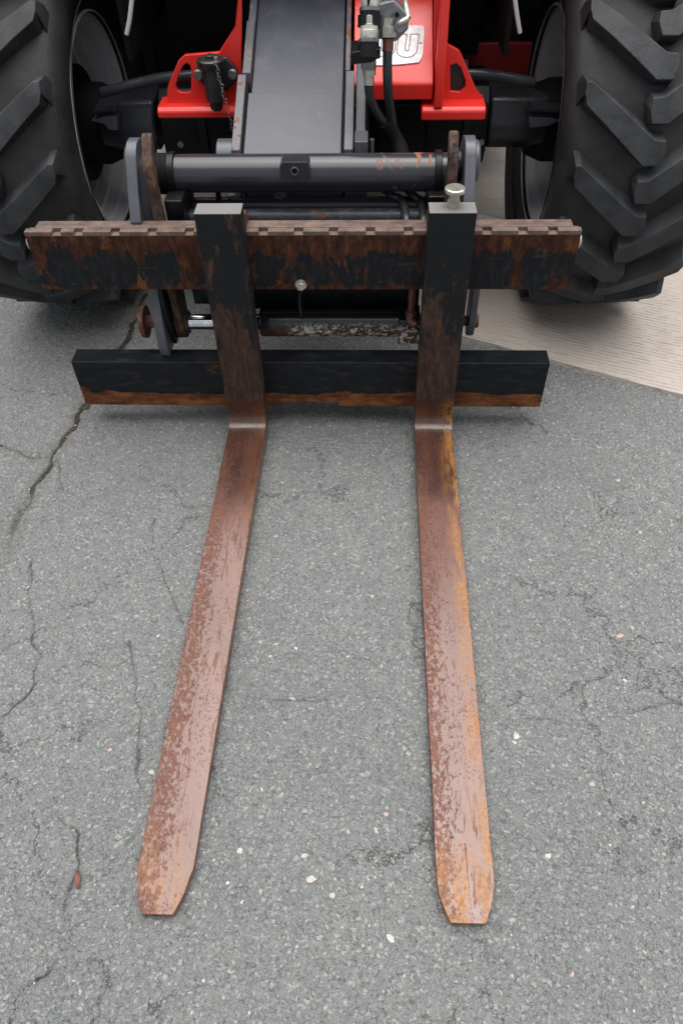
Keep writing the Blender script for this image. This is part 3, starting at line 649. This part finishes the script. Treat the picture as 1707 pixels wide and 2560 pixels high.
# valve block with its bent lever
a = at(985, 45, 'Y', .40)
vx, vz = a[0], a[2]
vb = MB().prism([(vx-.040, vz-.036), (vx+.006, vz-.042), (vx+.032, vz-.018), (vx+.030, vz+.008), (vx-.002, vz+.036), (vx-.036, vz+.030)], 'Y', .385, .43).build('valve_block', M['valve'], th, bevel=.003)
def px3(px, py, y): return tuple(at(px, py, 'Y', y))
mb = MB(); mb.tube([px3(1003, -40, .42), px3(1012, 5, .41), px3(1020, 46, .385)], .0065, 10, 3); mb.tube([px3(1020, 46, .385), px3(1003, 55, .38), px3(996, 60, .38)], .0065, 10, 3); mb.build('valve_lever', M['zinc'], vb)
mb = MB(); mb.lathe([(0, .013), (.016, .013)], px3(1000, 62, .395), (0, -1, .2), 16); mb.build('lever_pivot', M['steel'], vb)
for u, v_ in ((992, 36), (991, 56)): MB().lathe([(0, .005), (.005, .005)], px3(u, v_, .386), (0, -1, 0), 10).build('cap_screw', M['black'], vb)
mb = MB(); mb.cyl(px3(973, 3, .41), px3(972, -60, .45), .014, 20); mb.lathe([(0, .017), (.018, .017)], px3(973, 12, .405), (0, .35, 1), 6); mb.build('upper_fitting', M['steel'], vb, smooth=30)
mb = MB(); mb.lathe([(0, .0185), (.020, .0185), (.0205, .0150), (.036, .0150)], px3(970, 92, .385), (0, .2, 1), 6); mb.build('hex_fitting', M['zinc'], vb, smooth=20)
mb = MB(); mb.lathe([(0, .0165), (.030, .0165)], px3(971, 68, .392), (0, .2, 1), 6); mb.build('dark_fitting', M['steel'], vb, smooth=20)
mb = MB(); mb.cyl(px3(969, 128, .378), px3(970, 98, .384), .0125, 24); mb.build('hose_ferrule', M['copper'], vb)
hs_ = MB().tube([px3(969, 122, .378), px3(968, 160, .372), px3(969, 210, .372), px3(973, 260, .385), px3(980, 305, .40), px3(984, 340, .40)], .0108, 14, 6).build('hydraulic_hose', M['hose'], th)
mb = MB(); mb.lathe([(0, .012), (.02, .012), (.0205, .0155), (.034, .0155), (.0345, .012), (.05, .012)], px3(922, 212, .37), (0, .15, 1), 20); mb.build('hose_ferrule', M['zinc'], brk, smooth=25)
MB().lathe([(0, .018), (.03, .018)], px3(921, 172, .372), (0, .1, 1), 6).build('dark_fitting', M['steel'], brk, smooth=20)
MB().tube([px3(921, 212, .37), px3(924, 240, .372), px3(938, 275, .38), px3(958, 305, .39), px3(972, 330, .40), px3(985, 360, .40)], .0105, 14, 6).build('hydraulic_hose', M['hose'], th)
MB().tube([px3(962, 305, .39), px3(985, 345, .395), px3(1000, 375, .38), px3(1006, 410, .34), px3(1006, 450, .27)], .020, 14, 5).build('hose_sleeve', M['black_dull'], th)

# red front of the chassis
YR = .60
def poly(pts, Y): return [(at(a, b, 'Y', Y)[0], at(a, b, 'Y', Y)[2]) for a, b in pts]
# left plate with D shaped opening
def plate_hole(outer, hole, Y, th_, name, mat, par, bevel=.0025):
    me = bpy.data.meshes.new(name); bm = bmesh.new(); ed = []
    for ring in (outer, hole):
        vs = [bm.verts.new((x, Y, z)) for x, z in ring]
        ed += [bm.edges.new((vs[i], vs[(i+1) % len(vs)])) for i in range(len(vs))]
    r = bmesh.ops.triangle_fill(bm, edges=ed, use_beauty=True, use_dissolve=False)
    r = bmesh.ops.extrude_face_region(bm, geom=bm.faces[:])
    bmesh.ops.translate(bm, vec=(0, th_, 0), verts=[v for v in r['geom'] if isinstance(v, bmesh.types.BMVert)])
    bmesh.ops.recalc_face_normals(bm, faces=bm.faces)
    mb = MB(); bm.verts.ensure_lookup_table(); mb.add([tuple(v.co) for v in bm.verts], [tuple(v.index for v in f.verts) for f in bm.faces]); bm.free()
    return mb.build(name, mat, par, bevel=bevel)
outL = poly([(418, 262), (419, 220), (424, 205), (446, 152), (462, 138), (548, 131), (588, 66), (594, 0), (594, -60), (604, -60), (604, 272), (418, 272)], YR)
holL = poly([(439, 215), (446, 190), (458, 165), (468, 158), (476, 165), (478, 178), (478, 228), (470, 232), (452, 231), (444, 226)], YR)
rl = plate_hole(outL, holL, YR, .014, 'front_plate', M['red'], th)
f0 = at(398, 262, 'Y', YR); f1 = at(604, 262, 'Y', YR)
mb = MB(); mb.prism([(YR-.035, f0[2]-.022), (YR-.035, f0[2]-.006), (YR-.025, f0[2]+.004), (YR+.05, f0[2]+.004), (YR+.05, f0[2]-.022)], 'X', f0[0], f1[0]); mb.build('front_flange', M['red'], rl, bevel=.004)
# right hood box: sloping bonnet with name plate, then its vertical lip
h0 = at(905, 204, 'Y', .52); h1 = at(1080, 204, 'Y', .52); zl = h0[2]; zb_ = at(1000, 250, 'Y', .52)[2]
mb = MB(); sx0, sx1 = .085, h1[0]+.003
slope = .62
mb.prism([(.52, zb_), (.52, zl-.008), (.526, zl), (.95, zl+.43*slope), (.95, zb_)], 'X', sx0, sx1); hood = mb.build('sloping_bonnet', M['red'], th, bevel=.003)
# post to its right and gusset plate
pR = [at(a, b, 'Y', .515) for a, b in ((1082, 262), (1106, 262))]
mb = MB(); mb.prism([(.505, pR[0][2]-.005), (.505, pR[0][2]+.12), (.56, pR[0][2]+.40), (.80, pR[0][2]+.40), (.80, pR[0][2]-.005)], 'X', sx1+.004, pR[1][0]); mb.build('front_post', M['red'], th, bevel=.004)
outR = poly([(1100, -60), (1110, 90), (1120, 112), (1145, 125), (1152, 135), (1190, 225), (1207, 245), (1210, 268), (1085, 268), (1085, -60)], .56)
holR = poly([(1125, 165), (1140, 158), (1152, 170), (1163, 200), (1163, 218), (1150, 230), (1125, 228)], .56)
grp = plate_hole(outR, holR, .56, .014, 'front_plate', M['red'], th)
MB().prism(poly([(1118, 150), (1170, 150), (1170, 236), (1118, 236)], .576), 'Y', .576, .580).build('hole_backing', M['cast'], grp)
f0 = at(1052, 262, 'Y', .54); f1 = at(1212, 262, 'Y', .54)
mb = MB(); mb.prism([(.505, f0[2]-.026), (.505, f0[2]-.004), (.515, f0[2]+.005), (.60, f0[2]+.005), (.60, f0[2]-.026)], 'X', f0[0], f1[0]); mb.build('front_flange', M['red'], grp, bevel=.005, seg=3)
# dark red rear cross plate
r0 = at(1150, 110, 'Y', 1.05); r1 = at(1308, 258, 'Y', 1.05)
MB().box(.30, r1[0], 1.05, 1.07, r1[2]-.0, r0[2]).build('rear_cross_plate', M['darkred'], th, bevel=.002)
# name plate on the sloping bonnet: raised white sheet with the engraved letters O U
sa = math.atan(slope)
def onhood(px, py, lift=0.):
    """point on the bonnet surface, lifted along its normal"""
    d = RGT*((px-853.5)/F)-UPV*((py-1280)/F)+_f; nrm = np.array([0, -math.sin(sa), math.cos(sa)]); p0 = np.array([0, .526, zl])
    return CAM+d*(((p0-CAM)@nrm)/(d@nrm))+nrm*lift
npl = [(905, 66), (1050, 66), (1058, 68), (1060, 78), (1057, 135), (1053, 150), (1046, 159), (1000, 164), (905, 168)]
mb = MB(); n = len(npl); v = [tuple(onhood(*p, .0006)) for p in npl]+[tuple(onhood(*p, .0045)) for p in npl]
mb.add(v, [tuple(range(n-1, -1, -1)), tuple(range(n, 2*n))]+[(i, (i+1) % n, (i+1) % n+n, i+n) for i in range(n)]); npo = mb.build('name_plate', M['white'], hood, bevel=.0008, label='white name plate with engraved letters O U')
def stroke(pts, name, close=False, r=.0011):
    P = [tuple(onhood(*p, .0046)) for p in pts]
    if close: P.append(P[0])
    return MB().tube(P, r, 6, 4 if len(pts) > 4 else 0)
mb = MB()
U = [(997, 89), (992, 128), (994, 138), (1003, 145), (1016, 147), (1030, 144), (1040, 134), (1043, 120), (1047, 89)]
mb2 = stroke(U, 'u', False); mb.add(mb2.v, mb2.f)
for seg_ in ([(1017, 89), (1012, 126), (1017, 130), (1021, 128), (1026, 89)], [(997, 89), (1017, 89)], [(1026, 89), (1047, 89)]):
    m2 = stroke(seg_, 'u'); mb.add(m2.v, m2.f)
for ring in ([(958, 92), (975, 90), (984, 96), (988, 110), (986, 130), (976, 141), (960, 144), (944, 142), (936, 132), (938, 105), (945, 95)], [(962, 100), (970, 102), (972, 115), (969, 130), (960, 133), (953, 128), (954, 106)]):
    m2 = stroke(ring, 'o', True); mb.add(m2.v, m2.f)
mb.build('letters', M['groove'], npo)
p = onhood(1050, 111, .0045); MB().lathe([(0, .0032), (.002, .0028)], tuple(p), (0, -math.sin(sa), math.cos(sa)), 12).build('rivet', M['steel'], npo)

# tow coupling on the left red plate, with its chain
YC_ = .545
c0 = at(533, 200, 'Y', YC_)
cx, cz = c0[0], c0[2]
fl_ = MB().prism([(cx-.050, cz+.012), (cx-.030, cz+.040), (cx+.034, cz+.040), (cx+.056, cz+.012), (cx+.056, cz-.012), (cx+.022, cz-.042), (cx-.018, cz-.042), (cx-.050, cz-.012)], 'Y', YR-.018, YR-.001).build('coupling_flange', M['cast'], th, bevel=.005, seg=3)
MB().lathe([(-.072, .010), (-.066, .016), (-.048, .018), (-.046, .024), (-.040, .0245), (.026, .0225), (.028, .029), (.040, .034), (.047, .034), (.050, .030), (.050, .012), (.056, .012), (.058, .008)], (cx, YC_, cz), (0, 0, 1), 32).build('coupling_body', M['cast'], fl_, smooth=30)
for s in (-1, 1): MB().lathe([(0, .0125), (.008, .0125), (.010, .010)], (cx+(-.043 if s < 0 else .046), YR-.018, cz+.002), (0, -1, 0), 20).build('flange_bolt', M['steel'], fl_)
mb = MB(); z = cz+.048
x_ = cx+.018
for k in range(19):
    ax = (1, 0, 0) if k % 2 else (0, 1, 0)
    mb.torus((x_+.0012*k+.002*math.sin(k*1.3), YC_-.034, z-k*.0085), .0040, .0011, ax if k % 2 else (0, 1, 0), 14, 6)
mb.build('chain', M['steel'], fl_)
mb = MB(); mb.lathe([(0, .005), (.006, .005)], (cx+.016, YC_-.012, cz+.05), (0, 0, 1), 10); mb.build('chain_stud', M['zinc'], fl_)

# front axle, knuckles, tie rod, brake lines
AX = .81
ax_o = MB().prism([(.70, .47), (.73, .425), (.90, .425), (.93, .47), (.93, .60), (.90, .635), (.74, .635), (.70, .60)], 'X', -.47, .46).build('front_axle', M['black'], th, bevel=.006)
MB().lathe([(0, .08), (.03, .13), (.12, .13), (.15, .09)], (-.12, .80, .47), (1, 0, 0), 32).build('differential', M['black_dull'], ax_o)
for x in (-.35, -.22, .15, .30, .40):
    MB().box(x-.012, x+.012, .690, .699, .46, .615).build('axle_rib', M['black'], ax_o, bevel=.002)
for x in (-.44, .425):
    mb = MB(); mb.lathe([(0, .011), (.010, .011)], (x, .700, .602), (0, -1, 0), 6); mb.build('axle_bolt', M['steel'], ax_o); mb = MB(); mb.lathe([(0, .009), (.008, .009)], (x+.02, .700, .50), (0, -1, 0), 6); mb.build('axle_bolt', M['steel'], ax_o)
for s in (-1, 1):
    xo = -.012
    k = MB().prism([(.70, .555), (.735, .605), (.86, .605), (.90, .56), (.90, .50), (.86, .465), (.74, .465), (.70, .50)], 'X', xo+s*.475 if s > 0 else xo-.64, xo+.64 if s > 0 else xo-.475)
    kn = k.build('steering_knuckle', M['tubeblack'], ax_o, bevel=.010, seg=3)
    MB().lathe([(0, .09), (.05, .11), (.10, .11), (.11, .155), (.26, .155)], (xo+s*.60, AX, .515), (s, 0, 0), 40).build('hub', M['black_dull'], kn)
    if s > 0: arm, lip = [(1322, 294), (1372, 294), (1402, 302), (1368, 316), (1322, 321)], [(1322, 270), (1408, 274), (1420, 284), (1322, 279)]
    else: arm, lip = [(228, 302), (262, 292), (293, 290), (295, 327), (272, 326), (262, 312)], [(232, 276), (290, 272), (290, 279), (236, 284)]
    MB().prism(poly(arm, .668), 'Y', .668, .70).build('knuckle_arm', M['grey_paint'], kn, bevel=.003)
    MB().prism(poly(lip, .662), 'Y', .662, .71).build('knuckle_lip', M['tubeblack'], kn, bevel=.002)
# tie rod
MB().tube([px3(255, 232, .66), px3(330, 212, .665), px3(380, 200, .67), px3(440, 192, .67), px3(560, 188, .67), (.15, .68, .672), px3(1150, 186, .67), px3(1230, 188, .67), px3(1300, 200, .67), px3(1335, 206, .67)], .0135, 16, 5).build('tie_rod', M['tubeblack'], ax_o)
for A, B, C_ in (((332, -20), (325, 45), (317, 86)), ((1284, -20), (1292, 40), (1299, 82))):
    ln = MB().tube([px3(*A, .62), px3(*B, .62), px3(*C_, .62)], .0055, 10, 4).build('brake_line', M['rim'], th)

# cab underside, bulkhead and unseen bodywork, added to block light behind the axle
bdy = MB().box(-.56, .50, 1.10, 3.9, .36, 1.35).build('chassis_body', M['black_dull'], th, bevel=.02)
MB().box(-.46, .44, .95, 1.098, .645, 1.30).build('bulkhead', M['black_dull'], th, bevel=.004)
MB().box(.13, .80, 1.00, 2.9, 1.352, 2.35).build('cab', M['black'], th, bevel=.06, seg=3)
MB().box(-.82, -.20, 1.05, 3.4, 1.352, 1.62).build('engine_cover', M['red'], th, bevel=.05, seg=3)
MB().box(.503, .85, 1.55, 2.6, .33, 1.35).build('side_tank', M['black_dull'], th, bevel=.02); MB().box(-.88, -.563, 1.55, 2.6, .33, 1.35).build('side_tank', M['black_dull'], th, bevel=.02)
def guard(x0, x1, s):
    x0, x1 = (.575, 1.0) if s > 0 else (-1.02, -.60)
    R0, R1 = .60, .625; pts = [(.81-R0*math.cos(R(a)), .515+R0*math.sin(R(a))) for a in range(62, 176, 6)]+[(.81-R1*math.cos(R(a)), .515+R1*math.sin(R(a))) for a in range(170, 56, -6)]
    MB().prism(pts, 'X', x0, x1).build('mudguard', M['black_dull'], th, bevel=.002)
guard(.45, 1.0, 1); guard(-1.02, -.48, -1)
MB().box(-.50, -.488, .62, 1.099, .74, 1.12).build('added_shade_wall', M['black_dull'], th); MB().box(.464, .476, .62, 1.099, .74, 1.12).build('added_shade_wall', M['black_dull'], th)  # walls added to keep overhead light off the upper rims
MB().box(-.464, .440, .70, .948, 1.06, 1.20).build('added_shade_cover', M['black_dull'], th, bevel=.01)  # slab added out of view to block light from above

# wheels -------------------------------------------------------------
WR = .515
U_ = [(-.177, 9.8), (-.163, 9.8), (-.110, 5.2), (-.057, .6), (-.003, -4.0), (.023, -4.2), (.027, -6.8)]
L_ = [(-.177, 7.0), (-.172, 4.3), (-.122, -.5), (-.072, -5.4), (-.021, -10.2), (.000, -10.2), (.017, -10.2)]
def lug_mesh(mir):
    v = []; f = []
    def P(x, a, r):
        a = R(a); return ((x*mir), -r*math.cos(a), r*math.sin(a))
    def rt(x): return WR-.006*(abs(x)/.177)**2
    secs = [((-.1865, 10.3), (-.1845, 4.6), .458)]+[(u, l, None) for u, l in zip(U_, L_)]
    for i, (u, l, rr_) in enumerate(secs):
        ru = rr_ or rt(u[0]); rl_ = rr_ or rt(l[0]); e = 1.1
        du = 0 if i < len(secs)-1 else .006
        rb = .455 if rr_ is None else .438
        v += [P(u[0], u[1], ru), P(l[0], l[1], rl_), P(l[0]+du, l[1]-.35, rb), P(u[0]+du, u[1]+(3.6 if rr_ is None else 1.5), rb)]
    n = len(secs)
    for i in range(n-1):
        for k in range(3): f.append((i*4+k, i*4+k+1, (i+1)*4+k+1, (i+1)*4+k))
        f.append((i*4+3, i*4, (i+1)*4, (i+1)*4+3))
    f.append((0, 3, 2, 1)); f.append(tuple((n-1)*4+k for k in (0, 1, 2, 3)))
    return MB().add(v, f)
def wheel(cx, yc, side, off, first):
    """side=-1: wheel on the left of the picture; outer face points that way"""
    s = side; C0 = Vector((cx, yc, WR-.004))
    rim = [(-.172, .284), (-.169, .290), (-.163, .290), (-.158, .284), (-.154, .272), (-.128, .268), (-.122, .262), (-.090, .258), (-.085, .248), (-.055, .246), (-.050, .240), (-.015, .238), (-.010, .232), (.045, .230), (.060, .20), (.065, .10), (.065, .0)]
    rim2 = [(.149, .300), (.144, .304), (.139, .300), (.134, .284), (.085, .272), (.06, .256), (.046, .248), (.046, .242)]
    w_ = MB()
    w_.lathe([(s*t_, r_) for t_, r_ in rim], C0, (1, 0, 0), 72, cap=False); w_.lathe([(s*t_, r_-.0005) for t_, r_ in rim2], C0, (1, 0, 0), 72, cap=False)
    wo_ = w_.build('wheel', M['rim'], None, org=C0, smooth=28); wo_.parent = th; wo_.location = C0-Vector(th.location)
    pr = [(-.150, .276), (-.160, .284), (-.174, .300), (-.191, .345), (-.199, .385), (-.200, .42), (-.192, .448), (-.178, .462), (-.150, .468), (-.08, .473), (0, .475)]
    pr = pr+[(-a, b) for a, b in pr[-2::-1]]
    ty = MB().lathe(pr, (0, 0, 0), (1, 0, 0), 96, cap=False).build('tyre', M['rubber'], None, org=(0, 0, 0), smooth=60); ty.parent = wo_; ty.location = (0, 0, 0)
    for sg in (-1, 1):
        rb = MB().torus((sg*.190, 0, 0), .330, .0022, (1, 0, 0), 96, 6)
        rbo = rb.build('sidewall_ring', M['rubber'], None, org=(0, 0, 0)); rbo.parent = wo_; rbo.location = (0, 0, 0)
    if not first: la, lb = wheel.la, wheel.lb
    else:
        la = lug_mesh(1).build('tread_lug', M['lug'], None, org=(0, 0, 0), bevel=.0025, smooth=30); lb = lug_mesh(-1).build('tread_lug', M['lug'], None, org=(0, 0, 0), bevel=.0025, smooth=30)
        wheel.la, wheel.lb = la, lb
    for k in range(18):
        for src, ph in ((la, 0), (lb, 10)):
            if first and k == 0: q = src
            else: q = src.copy(); COL.objects.link(q)
            # la is the half that is inner for the right wheel
            q.parent = wo_; q.location = (0, 0, 0)
            extra = 0 if side > 0 else 10
            q.rotation_euler = (-R(20*k+ph+off+extra), 0, 0)
    return wo_
wheel(.800, AX, 1, 0., True); wheel(-.826, AX, -1, 1.3, False)
wheel(.800, 3.25, 1, 4., False); wheel(-.826, 3.25, -1, 9., False)
